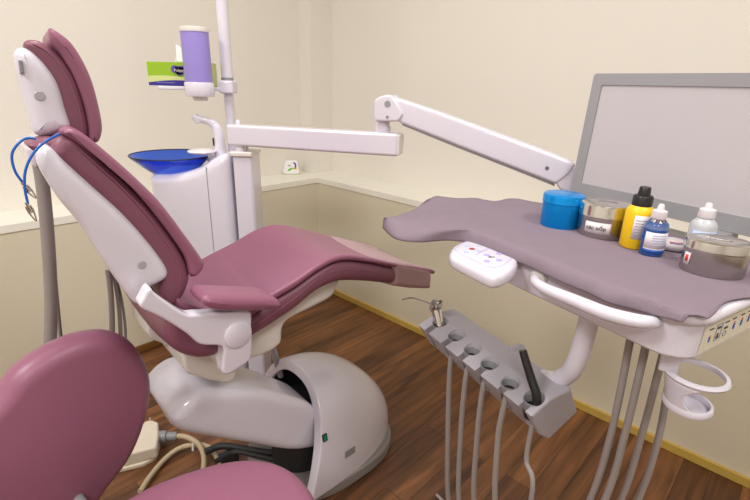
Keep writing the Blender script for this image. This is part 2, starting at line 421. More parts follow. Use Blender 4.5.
# base dome, opening towards the head end
BS0, BS1, BW0, BW1, BH = .19, .65, .015, .43, .345
def base_pt(th, v, ins=0):
    k = max(0.0, 1-v**2.6)**(1/2.2)
    hw = ((BW1-BW0)/2-ins)*k
    kh = max(0.0, 1-v**2.0)**(1/1.9)
    x = -cos(th); z = max(0, sin(th)); e = 2/2.5
    x = math.copysign(abs(x)**e, x); z = z**e
    h = (BH-ins)*kh
    s = BS0+(BS1-BS0-ins)*v+.28*h*z*(1-v)
    return C3(s, .04+h*z, (BW0+BW1)/2+hw*x)
bm = bmesh.new()
NV = 26
vo = [[bm.verts.new(base_pt(pi*i/48, (j/NV))) for j in range(NV+1)] for i in range(49)]
vi = [[bm.verts.new(base_pt(pi*i/48, (j/NV), .036)) for j in range(NV+1)] for i in range(49)]
for i in range(48):
    for j in range(NV):
        bm.faces.new((vo[i][j], vo[i+1][j], vo[i+1][j+1], vo[i][j+1]))
        f = bm.faces.new((vi[i][j], vi[i][j+1], vi[i+1][j+1], vi[i+1][j])); f.material_index = 1 if j > 0 else 0  # inner faces coloured near-black for the shade inside the opening
    bm.faces.new((vo[i][0], vi[i][0], vi[i+1][0], vo[i+1][0]))
for row in (0, 48):
    for j in range(NV): bm.faces.new((vo[row][j], vo[row][j+1], vi[row][j+1], vi[row][j]))
bmesh.ops.remove_doubles(bm, verts=bm.verts, dist=.0004)
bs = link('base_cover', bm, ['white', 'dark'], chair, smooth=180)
bv = bs.modifiers.new('bev', 'BEVEL'); bv.width = .006; bv.segments = 3; bv.limit_method = 'ANGLE'; bv.angle_limit = radians(40)
wn = bs.modifiers.new('wn', 'WEIGHTED_NORMAL'); wn.weight = 70
# base plinth
pl = []
for i in range(40):
    a = 2*pi*i/40; x = math.copysign(abs(cos(a))**.75, cos(a)); y = math.copysign(abs(sin(a))**.75, sin(a))
    pl.append((.375+.255*x, (BW0+BW1)/2+.205*y))
slab('base_plinth', pl, 0, .045, .008, 'plinth', lambda a, b, c: C3(a, c, b), chair, npt=80, smoothp=0, inner=2)
slab('base_mount', [(.30+.12*cos(2*pi*i/24), .21+.10*sin(2*pi*i/24)) for i in range(24)], .04, .25, .01, 'dark', lambda a, b, c: C3(a, c, b), chair, npt=40, smoothp=0, inner=2)
def on_base(th, v, out=.001):
    p = base_pt(th, v); du = base_pt(th+.02, v)-p; dv = base_pt(th, v+.02)-p
    n = du.cross(dv).normalized()
    if n.dot(CAM-p) < 0: n = -n
    return p+n*out, dv.normalized(), n
p, ax, n = on_base(.52, .03)
sw = box('power_switch', -.008, .008, -.011, .011, 0, .006, 'black', bs, mw=frame(p, ax, n.cross(ax), n), bevel=.001)
box('switch_lamp', -.006, .006, -.009, .009, .0055, .007, 'led', sw, mw=frame(p, ax, n.cross(ax), n))
p2, ax2, n2 = on_base(.22, .30)
box('rating_label', -.022, .022, -.012, .012, 0, .0008, 'mid_grey', bs, mw=frame(p2, ax2, n2.cross(ax2), n2))
# hoses hanging behind the backrest
def hose_c(pts, w, r, m='hose'):
    P = []
    for p in pts:
        q = onp(p[:2], CO+cw_*w, cw_); q.z = max(q.z, .012); P.append(q)
    tube('hose', P, r, m, chair, seg=12)
hose_c([(36,150),(42,180),(48,240),(51,300),(50,360),(50,420)], .25, .0125)
hose_c([(46,190),(52,240),(57,300),(62,350),(66,400)], .30, .004)
hose_c([(108,270),(110.5,290),(112,320),(112,360),(112,420)], .30, .0065)
hose_c([(113,272),(117,292),(120,320),(121,360),(121,410)], .31, .005)
hose_c([(116,280),(121,298),(125,325),(126,360),(126,400)], .32, .0035)
# bib clip cord
bib = empty('bib_clip_cord', C3(*pr([(28, 138)], .05)[0], .05), 'thin blue bib cord with two metal alligator clips hanging behind the headrest', 'bib clip')
def cpl(pts, w): return [onp(p, CO+cw_*w, cw_) for p in pts]
tube('cord', cpl([(36,139),(28,138),(20,142),(13,151),(12,160),(15,171),(20,179),(25,185)], -.02), .0019, 'bluecord', bib, seg=8)
tube('cord', cpl([(60,134),(50,139),(40,146),(33,154),(28,163),(25,173),(24.5,183),(25.5,193),(28,204)], -.03), .0019, 'bluecord', bib, seg=8)
def clip(a, b, w):
    A, B = cpl([a, b], w); d = (B-A); L = d.length; d.normalize(); side = d.cross(cw_).normalized()
    bm = bmesh.new()
    for sg in (-1, 1):
        m_ = frame(A, d, side*sg+d*.0, None)
        bmj = [(0, .0025), (L*.35, .0032), (L*.95, .0005)]
        pts = [A+side*sg*y+d*x for x, y in bmj]
        tube_bm(bm, pts, lambda t: .0019-.0010*t, 8, True, 3)
    tube_bm(bm, [A-d*.006, A+d*.008], .0022, 8, True, 0)
    tube_bm(bm, [A+d*L*.35-cw_*.004, A+d*L*.35+cw_*.003], .0018, 8, True, 0)
    link('alligator_clip', bm, 'steel', bib)
clip((25,186), (37,199), -.02); clip((28,206), (37,222), -.03)
# a handle of the clip sticking back
# ------------------------------------------------------------------ cuspidor unit
def A(x, y, d): return aty((x, y), d)
XZ = lambda a, b, c: Vector((a, c, b))
def axz(pts, y): return [(q.x, q.z) for q in (A(p[0], p[1], y) for p in pts)]
cu = empty('cuspidor_unit', (-.62, 1.68, 0), 'white spittoon cabinet with translucent blue glass bowl, small faucet and tall pole by the corner', 'cuspidor unit')
YF = 1.56
b = axz([(147.3,178),(150,175.5),(168,175.5),(186,172.5),(200,167),(212,159),(220,155),(226,154.5),(228.2,158)], YF)
xl, xr = b[0][0], b[-1][0]
slab('cabinet', [(xl, 0), (xl, .5)]+b+[(xr, .5), (xr, 0)], YF, YF+.27, .03, 'white', XZ, cu, npt=150, smoothp=0, inner=4)
q0, q1 = A(206, 167, YF), A(206, 300, YF)
box('seam', q0.x-.0012, q0.x+.0012, YF-.0008, YF+.002, .3, q0.z, 'mid_grey', cu)
BC = A(171.5, 155.5, 1.67)
prof = [(0, -.072), (.05, -.070), (.075, -.062), (.105, -.04), (.14, -.012), (.153, 0), (.1545, .003), (.152, .0045), (.149, .002), (.135, -.011), (.10, -.036), (.07, -.056), (.045, -.063), (0, -.065)]
bowl = lathe('bowl', prof, 'blue_glass', cu, mw=Matrix.Translation(BC), seg=64, smooth=60, sx=.9, sy=.9)
lathe('bowl_rim', [(.1525+.0022*cos(a*pi/6), .0035+.0022*sin(a*pi/6)) for a in range(13)], 'dark', bowl, mw=Matrix.Translation(BC), seg=64, sx=.9, sy=.9)
cpz = A(202, 152.5, 1.60)
lathe('bowl_filter', [(0, -.004), (.028, -.004), (.044, .000), (.047, .004), (.044, .008), (.02, .013), (0, .014)], 'white', cu, mw=Matrix.Translation(cpz))
fb = A(221, 158, 1.65)
lathe('faucet_base', [(.046, -.06), (.046, .0), (.043, .008), (.036, .011), (0, .012)], 'white', cu, mw=Matrix.Translation(fb))
fc = [A(x, y, 1.64) for x, y in ((220.5,158),(220,146),(219,136),(216.5,127.5),(211,122.3),(204,120),(196,118.3))]
fa = tube('faucet', fc, lambda t: .021-.009*min(1, t*1.2), 'white', cu, seg=16)
e = A(196, 118.3, 1.64)
tube('spout', [e+Vector((-.006, 0, .008)), e+Vector((.004, 0, -.004)), e+Vector((.010, 0, -.014))], .013, 'white', fa, n=2)
box('slot', -.0025, .0025, -.017, -.0145, -.014, .012, 'black', fa, mw=Matrix.Translation(A(215, 141, 1.64)))
# column beside the cabinet
c0, c1 = A(232.5, 165, 1.56).x, A(252, 165, 1.56).x
ct = A(240, 153, 1.56).z
box('column', c0, c1, 1.56, 1.68, 0, ct, 'white', cu, bevel=.012, bseg=4)
box('column_cap', c0-.006, c1+.003, 1.553, 1.685, ct-.012, ct+.004, 'cream', cu, bevel=.004)
pl0, pl1, pl2 = A(220.3, 0, 1.66), A(225.8, 78, 1.66), A(229.5, 146, 1.66)
px_ = pl2.x-.002
pole = tube('pole', [(px_, 1.70, .9), (px_, 1.70, A(225, 79, 1.70).z)], .0165, 'white', cu, n=0, seg=24)
tube('pole', [(px_, 1.70, A(225, 79, 1.70).z), (px_, 1.70, 2.0)], .0195, 'white', cu, n=0, seg=24)
tube('pole_collar', [(px_, 1.70, A(225, 80.5, 1.70).z), (px_, 1.70, A(225, 77.5, 1.70).z)], .0205, 'mid_grey', cu, n=0, seg=24)
zc0, zc1 = A(227, 93.5, 1.68).z, A(227, 80.5, 1.68).z
box('clamp', px_-.022, px_+.026, 1.665, 1.73, zc0, zc1, 'white', cu, bevel=.006)
zm = (zc0+zc1)/2
xa = A(158, 88, 1.66).x
box('shelf_arm', xa, px_-.015, 1.66, 1.72, A(180, 90, 1.66).z, A(180, 86.3, 1.66).z, 'white', cu, bevel=.003)
# cup dispenser on the shelf arm
dx = A(199.5, 82, 1.62).x; dz0 = A(199.5, 83, 1.62).z; dz1 = A(193, 30, 1.62).z
dsp = empty('cup_dispenser', (dx, 1.615, dz0-.06), 'translucent lilac cup dispenser tube with white cap and base mounted beside the pole', 'cup dispenser')
R_ = .044
lathe('tube', [(0, dz0), (R_*.98, dz0), (R_*1.0, dz0+.01), (R_, dz1-.004), (0, dz1-.004)], 'purple', dsp, mw=Matrix.Translation((dx, 1.615, 0)), sy=.85)
lathe('cap', [(0, dz1-.006), (R_*1.03, dz1-.006), (R_*1.05, dz1+.002), (R_*1.02, dz1+.008), (0, dz1+.010)], 'cream', dsp, mw=Matrix.Translation((dx, 1.615, 0)), sy=.85)
zb = A(199.5, 96.5, 1.6).z
lathe('base', [(0, zb), (R_*1.02, zb), (R_*1.08, zb+.006), (R_*1.08, dz0-.002), (R_*1.04, dz0+.002), (0, dz0+.002)], 'white', dsp, mw=Matrix.Translation((dx, 1.615, 0)), sy=.85)
zn = A(199.5, 101, 1.6).z
lathe('nozzle', [(0, zn), (.022, zn), (.026, zb+.001), (0, zb+.001)], 'cream', dsp, mw=Matrix.Translation((dx, 1.615, 0)))
# tissue box
z0 = A(180, 86.3, 1.66).z+.0005
tl, tr = A(148.5, 80, 1.665).x, A(212.5, 80, 1.665).x; zt = A(180, 62.3, 1.665).z
tb = empty('tissue_box', ((tl+tr)/2, 1.71, z0), 'green and navy tissue box with white tissue behind the lilac dispenser', 'tissue box')
carton = box('carton', tl, tr, 1.665, 1.715, z0, zt, 'green', tb, bevel=.001)
def wavestrip(name, f0, f1, m, y, x0=tl, x1=tr, par=carton):
    bm = bmesh.new(); V = []
    for i in range(25):
        x = x0+(x1-x0)*i/24; V.append((bm.verts.new((x, y, f0(i/24))), bm.verts.new((x, y, f1(i/24))), bm.verts.new((x, y+.0006, f0(i/24))), bm.verts.new((x, y+.0006, f1(i/24)))))
    for a, b in zip(V, V[1:]): bm.faces.new((a[0], b[0], b[1], a[1])); bm.faces.new((a[1], b[1], b[3], a[3])); bm.faces.new((a[2], a[3], b[3], b[2])); bm.faces.new((a[0], a[2], b[2], b[0]))
    return link(name, bm, m, par, smooth=0)
H = zt-z0
wavestrip('pale_band', lambda t: z0+H*.12, lambda t: z0+H*(.36+.07*sin(t*4.2+.6)), 'pale_green', 1.6645)
wavestrip('navy_band', lambda t: z0+.001, lambda t: z0+H*(.13+.12*sin(min(1, t*1.1)*3.1)), 'navy', 1.664)
box('end_panel', tr, tr+.0006, 1.668, 1.712, z0+.002, zt-.002, 'pale_green', carton)
lg = A(179.5, 70.5, 1.664)
bm = bmesh.new()
for dx_, dz_, rr in ((-.016, .004, .012), (-.004, .0, .014), (.008, .002, .013), (.018, .003, .011), (0, -.005, .012)):
    lathe_bm(bm, [(0, 0), (rr, 0), (rr, .0008), (0, .0008)], 20, frame((lg.x+dx_, 1.6640, lg.z+dz_), (1, 0, 0), (0, 0, 1), (0, -1, 0)))
blob = link('logo_patch', bm, 'violet', carton, smooth=0)
text('logo_text', 'Pulppy', .0135, 'label', frame((lg.x, 1.6628, lg.z), (1, 0, 0), (0, 0, 1)), carton)
for k in range(9):
    x = tl+.028+k*.007
    box('small_print', x, x+.0045, 1.6630, 1.6636, z0+H*.12, z0+H*.15, 'pale_ink', carton)
def tis(u, v):
    a = 2*pi*u; r = .018*(1-.3*v)*(1+.25*sin(3*a+v*2))
    return Vector((A(180, 62, 1.70).x+r*cos(a)*1.2+.004*v, 1.71+r*sin(a)*.7, zt+.05*v+.006*sin(2*a)*v))
bm = bmesh.new(); grid_bm(bm, tis, 24, 8, True); t_ = link('tissue', bm, 'tissue', tb, smooth=180)
sm = t_.modifiers.new('s', 'SOLIDIFY'); sm.thickness = .001
# ------------------------------------------------------------------ swing arm
La, Ra = A(231, 134.3, 1.60), A(400, 141.7, 1.45)
sw_ = empty('swing_arm', (La.x, La.y, ct), 'white jointed support arm reaching from the pole towards the tray', 'support arm')
Ra.z = La.z
d1 = (Ra-La).normalized(); L1 = (Ra-La).length
m1 = frame(La, d1, Vector((0, 0, 1)).cross(d1), Vector((0, 0, 1)))
box('lower_arm', 0, L1, -.03, .03, -.034, .034, 'white', sw_, mw=m1, bevel=.009, bseg=4)
box('end_cap', L1-.004, L1+.006, -.028, .028, -.031, .031, 'cream', sw_, mw=m1, bevel=.006)
lathe('pin', [(0, 0), (.008, 0), (.008, .012), (.005, .016), (0, .016)], 'white', sw_, mw=m1 @ Matrix.Translation((.03, 0, .033)), seg=20)
lathe('pivot', [(.02, 0), (.02, 1)], 'white', sw_, mw=Matrix.Translation((La+d1*.035)-Vector((0, 0, .034+.03))) @ Matrix.Diagonal((1, 1, .035, 1)), seg=24)
lathe('screw', [(0, 0), (.006, 0), (.006, .012), (0, .012)], 'steel_dark', sw_, mw=m1 @ Matrix.Translation((.068, -.02, -.044)), seg=12)
# joint
J = La+d1*(L1-.055)
lathe('joint_collar', [(0, .033), (.024, .033), (.024, .05), (.021, .052), (.021, .068), (0, .068)], 'white', sw_, mw=Matrix.Translation(J), seg=28)
B = Vector((.60, 1.271, 0))
dS = Vector((B.x-J.x, B.y-J.y, 0)).normalized(); nS = Vector((-dS.y, dS.x, 0))
J0 = Vector((J.x, J.y, 0))
def S3(s, z, w): return J0+dS*s+nS*w+Vector((0, 0, z))
def psz(pts, w): 
    out = []
    for p in pts: q = onp(p, J0+nS*w, nS)-J0; out.append((q.dot(dS), q.z))
    return out
slab('joint_head', psz([(374.5,120),(373.8,112),(374,102),(377,98),(383,95.5),(389,94.8),(393,97.5),(398,105),(402,112.5),(402,116),(399,120.5),(396,121.7),(380,121.5)], -.034), -.034, .034, .006, 'white', S3, sw_, npt=90)
for p, r in (((387.5, 104), .0095), ((387.3, 117), .0042)):
    s_, z_ = psz([p], -.034)[0]
    lathe('screw_cap', [(0, 0), (r, 0), (r, .001), (0, .0012)], 'frame_grey' if r > .005 else 'steel_dark', sw_, mw=frame(S3(s_, z_, -.034), dS, (0, 0, 1), -nS), seg=24)
spar = slab('upper_arm', psz([(392,97),(400,99),(440,112.5),(500,134.5),(550,153),(574,162.5),(576,167),(568,176),(557,184.5),(552,183.5),(520,171),(460,147.5),(400,123.5),(394,117)], -.028), -.028, .028, .010, 'white', S3, sw_, npt=140, smoothp=0)
slab('arm_shadow_gap', psz([(400,121),(460,146),(520,170),(555,184),(555,186.6),(520,172.6),(460,149),(401,125)], -.024), -.022, .022, .001, 'mid_grey', S3, spar, npt=60, smoothp=0)  # grey strip standing in for the shadow gap below the arm
s_, z_ = psz([(547, 168)], -.028)[0]
lathe('screw_cap', [(0, 0), (.0055, 0), (.0055, .001), (0, .0012)], 'steel_dark', spar, mw=frame(S3(s_, z_, -.028), dS, (0, 0, 1), -nS), seg=24)
kn = slab('end_knuckle', psz([(556,184),(563,174),(574,165.5),(585,168),(592,180),(592,198),(574,198),(570,193),(560,190)], -.024), -.024, .03, .006, 'white', S3, sw_, npt=80, smoothp=0)
s_, z_ = psz([(576.5, 174)], -.024)[0]
lathe('blue_knob', [(0, 0), (.007, 0), (.007, .003), (0, .004)], 'blue_ink', kn, mw=frame(S3(s_, z_, -.024), dS, (0, 0, 1), -nS), seg=24)
# ------------------------------------------------------------------ instrument table
K = Vector((.39, .55, 0)); tt = Vector((.53, -.85, 0)).normalized(); nn = Vector((-tt.y, tt.x, 0))
def T3(t, n, z): return K+tt*t+nn*n+Vector((0, 0, z))
def tnz(P): return ((P-K).dot(tt), (P-K).dot(nn), P.z)
TM = frame(K, tt, nn, (0, 0, 1))
TZ = .965
it = empty('instrument_table', T3(-.2, .2, 0), 'white instrument table with curved handle, control pad, hoses and grey handpiece holder', 'instrument table')
def rrect(x0, x1, y0, y1, r, n=8):
    out = []
    for cx, cy, a0 in ((x1-r, y1-r, 0), (x0+r, y1-r, 90), (x0+r, y0+r, 180), (x1-r, y0+r, 270)):
        for k in range(n+1): a = radians(a0+90*k/n); out.append((cx+r*cos(a), cy+r*sin(a)))
    return out
slab('table_body', rrect(-.46, .012, .046, .385, .045), .888, TZ-.012, .006, 'white', T3, it, npt=120, smoothp=0, inner=2)
slab('tray_rim', rrect(-.47, .022, .036, .393, .05), TZ-.018, TZ, .008, 'white', T3, it, npt=140, smoothp=0, inner=2)
# printed strip on the end
lab = box('label_strip', -.0005, .0008, .085, .355, .897, .940, 'beige_label', it, mw=TM @ Matrix.Translation((.0125, 0, 0)))
LM = frame(T3(.0135, 0, 0), nn, (0, 0, 1))     # x along n, y up, z outwards... built below as thin marks
def mark(n0, n1, za, zb, m): return box('mark', n0, n1, za, zb, -.0006, .0006, m, lab, mw=frame(T3(.0136, 0, 0), nn, (0, 0, 1)))
for n_ in (.100, .147, .170, .197, .222, .247, .272, .297): mark(n_, n_+.012, .9315, .9330, 'ink')
for n_ in (.178, .203, .228, .253, .278, .303, .328): mark(n_, n_+.005, .913, .922, 'blue_ink')
for n_ in (.178, .203, .228, .253, .278, .303, .328): mark(n_+.0015, n_+.0035, .9225, .926, 'red_ink')
mark(.104, .107, .911, .920, 'blue_ink'); mark(.107, .110, .914, .922, 'yellow_ink')
for a in ((.122, .123, .908, .935), (.138, .139, .908, .935), (.122, .139, .934, .935), (.122, .139, .908, .909)): mark(*a, 'pale_ink')
mark(.127, .134, .911, .9135, 'ink'); mark(.129, .132, .9135, .919, 'ink'); mark(.126, .135, .927, .930, 'ink')
mark(.148, .158, .921, .924, 'ink')
lathe('ring_mark', [(.004, -.0005), (.005, -.0005), (.005, .0005), (.004, .0005), (.004, -.0005)], 'pale_ink', lab, mw=frame(T3(.0137, .153, .913), nn, (0, 0, 1)), seg=20)
lathe('table_foot', [(0, 0), (.006, 0), (.006, .008), (0, .008)], 'dark', it, mw=Matrix.Translation(T3(-.005, .10, .8815)), seg=12)
# handle
def onn(p, n_): return onp(p, K+nn*n_, nn)
HN = .036
hp = [T3(tnz(onn((533, 277), HN))[0], HN+.012, tnz(onn((533, 277), HN))[2]), onn((535, 281), HN-.016), onn((546, 289), HN-.034), onn((575, 301), HN-.040), onn((605, 313), HN-.040), onn((632, 320), HN-.034), onn((648, 322), HN-.018), onn((657, 322), HN+.010)]
tube('handle', hp, lambda t: .0080+.0035*sin(pi*min(1, t*1.02))*(.3+.9*t), 'white', it, seg=16, n=8)
hb = tnz(onn((536, 279), HN))
lathe('handle_socket', [(0, 0), (.018, 0), (.017, .008), (.012, .012), (0, .012)], 'cream', it, mw=frame(T3(hb[0], HN+.010, hb[2]), tt, (0, 0, 1), -nn), seg=24)
# control pad
PZ = .950
def gp(pts, z): return [(q.x, q.y) for q in (atz(p, z) for p in pts)]
out = gp([(451.5,256),(450.5,249),(456,243.5),(466,240),(482,240),(500,245),(514,252.5),(518.5,259),(516,266),(507,273),(497,276),(488,274.5),(470,266)], PZ)
padc = Vector((sum(p[0] for p in out)/len(out), sum(p[1] for p in out)/len(out), 0))
XY = lambda a, b, c: Vector((a, b, c))
pad = slab('control_pad', out, PZ-.026, PZ, .010, 'white', XY, it, npt=90, inner=3)
inn = gp([(456.5,251.5),(456,248),(464,242),(470,241),(485,242.5),(500,247),(510,253.5),(512,258),(505,264),(498,267),(489,267),(475,261)], PZ+.0004)
# outline ring and fields of the pad
bm = bmesh.new(); P = resample(spline([Vector((a, b, PZ+.0002)) for a, b in inn], 4, True), 60, True); c0_ = sum(P, Vector())/60
V0 = [bm.verts.new(p) for p in P]; V1 = [bm.verts.new(p+(c0_-p).normalized()*.0016) for p in P]
for i in range(60): bm.faces.new((V0[i], V0[(i+1) % 60], V1[(i+1) % 60], V1[i]))
ring = link('pad_outline', bm, 'lilac_ink', pad, smooth=0); so = ring.modifiers.new('s', 'SOLIDIFY'); so.thickness = .0004
for p, r, m_ in (((472, 249), .0055, 'maroon_ink'), ((467, 246.3), .005, 'sky_ink'), ((466.3, 252.2), .005, 'sky_ink'), ((478, 251.3), .005, 'sky_ink'), ((478.5, 246), .005, 'sky_ink'), ((486.5, 255.2), .0055, 'lilac_ink'), ((486.8, 261.2), .0055, 'lilac_ink'), ((498.8, 253.8), .0055, 'lilac_ink'), ((499, 260.3), .0055, 'lilac_ink')):
    q = atz(p, PZ)
    bt = lathe('button', [(0, 0), (r, 0), (r, .0008), (0, .0010)], m_, pad, mw=Matrix.Translation(q), seg=20)
    if m_ == 'lilac_ink': lathe('button_centre', [(0, 0), (r*.6, 0), (r*.6, .0014), (0, .0014)], 'label', bt and pad, mw=Matrix.Translation(q), seg=16) if False else None
q = atz((491.5, 257.3), PZ)
box('chair_mark', -.006, .006, -.001, .001, .0002, .0008, 'ink', pad, mw=Matrix.Translation(q) @ Matrix.Rotation(.2, 4, 'Z'))
box('chair_mark', -.001, .001, 0, .006, .0002, .0008, 'ink', pad, mw=Matrix.Translation(q) @ Matrix.Rotation(.5, 4, 'Z'))
q = atz((482, 251.5), PZ)
box('pad_divider', -.0006, .0006, -.026, .026, .0002, .0006, 'lilac_ink', pad, mw=Matrix.Translation(q) @ Matrix.Rotation(-.95+pi/12, 4, 'Z'))
# post and handpiece holder
tube('post', [T3(-.172, .11, .90), T3(-.174, .11, .83), T3(-.182, .11, .76), T3(-.200, .115, .722), T3(-.228, .115, .695), T3(-.28, .10, .68)], .018, 'white', it, seg=24)
TE = -.18
def pnz(pts): return [((lambda q: ((q-K).dot(nn), q.z))(onp(p, K+tt*TE, tt))) for p in pts]
sec = pnz([(571.8,388.7),(578.3,412),(549,440),(541,436),(531,416.5),(552,398)])
TA = -.562
hold_m = 'grey'
def H3(a, b, c): return T3(c, a+.06*(TE-c), b)
holder = slab('handpiece_holder', sec, TA, TE, .006, hold_m, H3, it, npt=100, smoothp=0, inner=30)
slots_px = [(440,324),(456,337),(472,350.5),(489,364.5),(510,383),(536,402)]
slots = [tnz(atz(p, .695)) for p in slots_px]; slots[5] = (-.204, .031, .695)

# slots cut into the holder: one funnel, a lower bore and a mouth at the front each
bmc = []
hd_dir = Vector((0, 0, 1)); front = -nn
for (t_, n_, z_) in slots:
    c = T3(t_, n_-.0, 0); 
    bm = bmesh.new(); lathe_bm(bm, [(0, .58), (.0125, .58), (.0135, .675), (.0205, .700), (.030, .80), (0, .80)], 24, Matrix.Translation(c)); bmc.append(bm)
    bm = bmesh.new(); box_bm(bm, -.0085, .0085, -.12, 0, .55, .80, frame(c, tt, nn, (0, 0, 1))); bmc.append(bm)
for bm in bmc:
    bmesh.ops.recalc_face_normals(bm, faces=bm.faces[:])
    me = bpy.data.meshes.new('cut'); bm.to_mesh(me); bm.free(); c = bpy.data.objects.new('cut', me); COL.objects.link(c)
    mo = holder.modifiers.new('b', 'BOOLEAN'); mo.operation = 'DIFFERENCE'; mo.object = c; mo.solver = 'EXACT'
for m_ in list(holder.modifiers):
    if m_.type == 'WEIGHTED_NORMAL': holder.modifiers.remove(m_)
bpy.context.view_layer.update()
me = bpy.data.meshes.new_from_object(holder.evaluated_get(bpy.context.evaluated_depsgraph_get()))
holder.modifiers.clear(); holder.data = me
me.transform(Matrix.Identity(4)); me.set_sharp_from_angle(angle=radians(28))
for o in [o for o in bpy.data.objects if o.name.startswith('cut')]: bpy.data.objects.remove(o)
for k_, (t_, n_, z_) in enumerate(slots):
    lathe('socket', [(0, .672), (.0145, .672), (.0185, .6925), (.0165, .6930), (.0125, .680), (0, .678)], 'dark' if 0 else 'mid_grey', holder, mw=Matrix.Translation(T3(t_, n_, 0)), seg=28)
    lathe('bore_shade', [(0, .676), (.0115, .676), (.0115, .6815), (0, .6815)], 'dark', holder, mw=Matrix.Translation(T3(t_, n_, 0)), seg=24)  # solid dark disc standing in for the shade down the bore
tube('holder_knob', [T3(slots[3][0]-.01, .115, .69), T3(slots[3][0]-.01, .15, .69)], .018, 'grey', it, n=0, seg=24)
# hoses: from the holder down, looping back up to the underside of the table
tops = [None, (453,352), (464,364), (480,378), (497,394)]
ends = [(631,336,.12), (647,341,.12), (664,350,.20), (671,372,.22)]
mids = [((448,430),(448.5,500)), ((461,430),(459,500)), ((477,440),(474,500)), ((498,440),(495,500))]
rb = [((612,430),(590,500)), ((626,430),(605,500)), ((643,430),(621,500)), ((658,440),(638,500))]
def hn(p, n_): return onp(p[:2], K+nn*n_, nn)
for i in range(4):
    s_ = slots[i+1]
    a0 = T3(s_[0], s_[1]-.004, .672); a1 = T3(s_[0], s_[1]-.010, .62)
    m0, m1_ = hn(mids[i][0], s_[1]-.012), hn(mids[i][1], s_[1]-.01)
    e0 = hn(ends[i], ends[i][2]); e0 = Vector((e0.x, e0.y, min(e0.z, .893)))
    r0, r1 = hn(rb[i][0], ends[i][2]), hn(rb[i][1], ends[i][2])
    lo = (m1_+r1)/2; lo.z = .10+.02*i
    lo1 = m1_.lerp(r1, .12); lo1.z = .24; lo2 = m1_.lerp(r1, .88); lo2.z = .24
    top = Vector((e0.x, e0.y, .893))
    tube('hose', [a0, a1, m0, m1_, lo1, lo, lo2, r1, r0, e0.lerp(top, .0), top], .0064, 'hose', it, seg=12, n=8)
s_ = slots[5]
q0 = T3(s_[0]+.008, s_[1]+.002, .66); q1 = T3(s_[0]+.009, s_[1]-.002, .56); q2 = hn((531, 500), s_[1]-.01)
tube('hose', [q0, q1, q2, Vector((q2.x, q2.y+.05, .03)), Vector((q2.x+.03, q2.y+.25, .008)), Vector((q2.x-.1, q2.y+.45, .008))], .005, 'hose', it, seg=12, n=8)
# air water syringe in the first slot
s_ = slots[0]
sy = empty('air_water_syringe', T3(s_[0], s_[1], .69), 'metal water syringe with thin bent nozzle in the farthest holder slot', 'syringe')
pp = [hn(p, s_[1]) for p in ((441,332),(439,322),(436.5,311),(435,306))]
tube('body', [T3(s_[0], s_[1], .645)]+pp, lambda t: .0105+.0025*t, 'steel', sy, seg=16)
tube('head', [hn((434.5,309), s_[1]), hn((437,303.5), s_[1])], .0145, 'steel', sy, seg=16, n=2)
tube('nozzle', [hn(p, s_[1]+.002) for p in ((434,305),(428,302.5),(420,299.8),(411,298)  ,(402,299.8))], .0022, 'steel', sy, seg=8)
tube('button', [hn((438,303), s_[1]), hn((441,301.5), s_[1])], .004, 'steel_dark', sy, seg=10, n=2)
# black handpiece in the last slot
s_ = slots[5]
bh = empty('curing_handpiece', T3(s_[0], s_[1], .69), 'slim black handpiece standing upright in the nearest holder slot', 'handpiece')
P = [T3(s_[0], s_[1]-.003, .655)]+[hn(p, s_[1]-.002) for p in ((537,400),(531,378),(526,362),(523.5,353),(522.8,350))]
tube('body', P, lambda t: .0092-.0020*t if t < .97 else .004, 'black', bh, seg=18)
tube('button', [hn((529,375), s_[1]-.012), hn((527.5,369), s_[1]-.012)], .0025, 'dark', bh, seg=8, n=2)
# cup holder under the near corner
CP = atz((696, 374), .84)
ch = bpy.data.objects.new('x', None)
def cupring(name, P, r, zt, zb, th, par):
    return lathe(name, [(r-th, zb), (r, zb), (r+.002, (zb+zt)/2), (r, zt), (r-th, zt), (r-th-.001, (zb+zt)/2), (r-th, zb)], 'white', par, mw=Matrix.Translation(Vector((P.x, P.y, 0))), seg=56)
hold = cupring('cup_holder', CP, .0435, .844, .836, .005, it)
tag(hold, 'white two ring cup holder bracket')
CQ = atz((687.5, 403), .785)
cupring('lower_ring', CQ, .034, .790, .779, .004, hold)
lathe('ring_floor', [(0, .778), (.032, .778), (.032, .7805), (0, .7805)], 'white', hold, mw=Matrix.Translation(Vector((CQ.x, CQ.y, 0))), seg=48)
def cwall(u, v):
    th = radians(128+150*u); r = .0415*(1-v)+.0325*v; c = CP.lerp(CQ, v)
    pinch = 1-.12*sin(pi*v)*max(0, 1-2*abs(u-.5))*0
    uu = u
    th = radians(178)+radians(150)*(u-.5)*(1-.45*sin(pi*v))
    return Vector((c.x+r*cos(th), c.y+r*sin(th), .835*(1-v)+.785*v))
bm = bmesh.new(); grid_bm(bm, cwall, 30, 12); o = link('holder_wall', bm, 'white', hold, smooth=180)
so = o.modifiers.new('s', 'SOLIDIFY'); so.thickness = .004
p0, p1 = atz((664, 357), .886), CP+Vector((-.040, .010, 0))
box('holder_arm', -.022, .018, -.015, .012, .836, .889, 'white', hold, mw=frame(Vector((CP.x-.030, CP.y+.024, 0)), (CP.x-p1.x+.2, .35, 0), (-.6, 1, 0), (0, 0, 1)), bevel=.004)

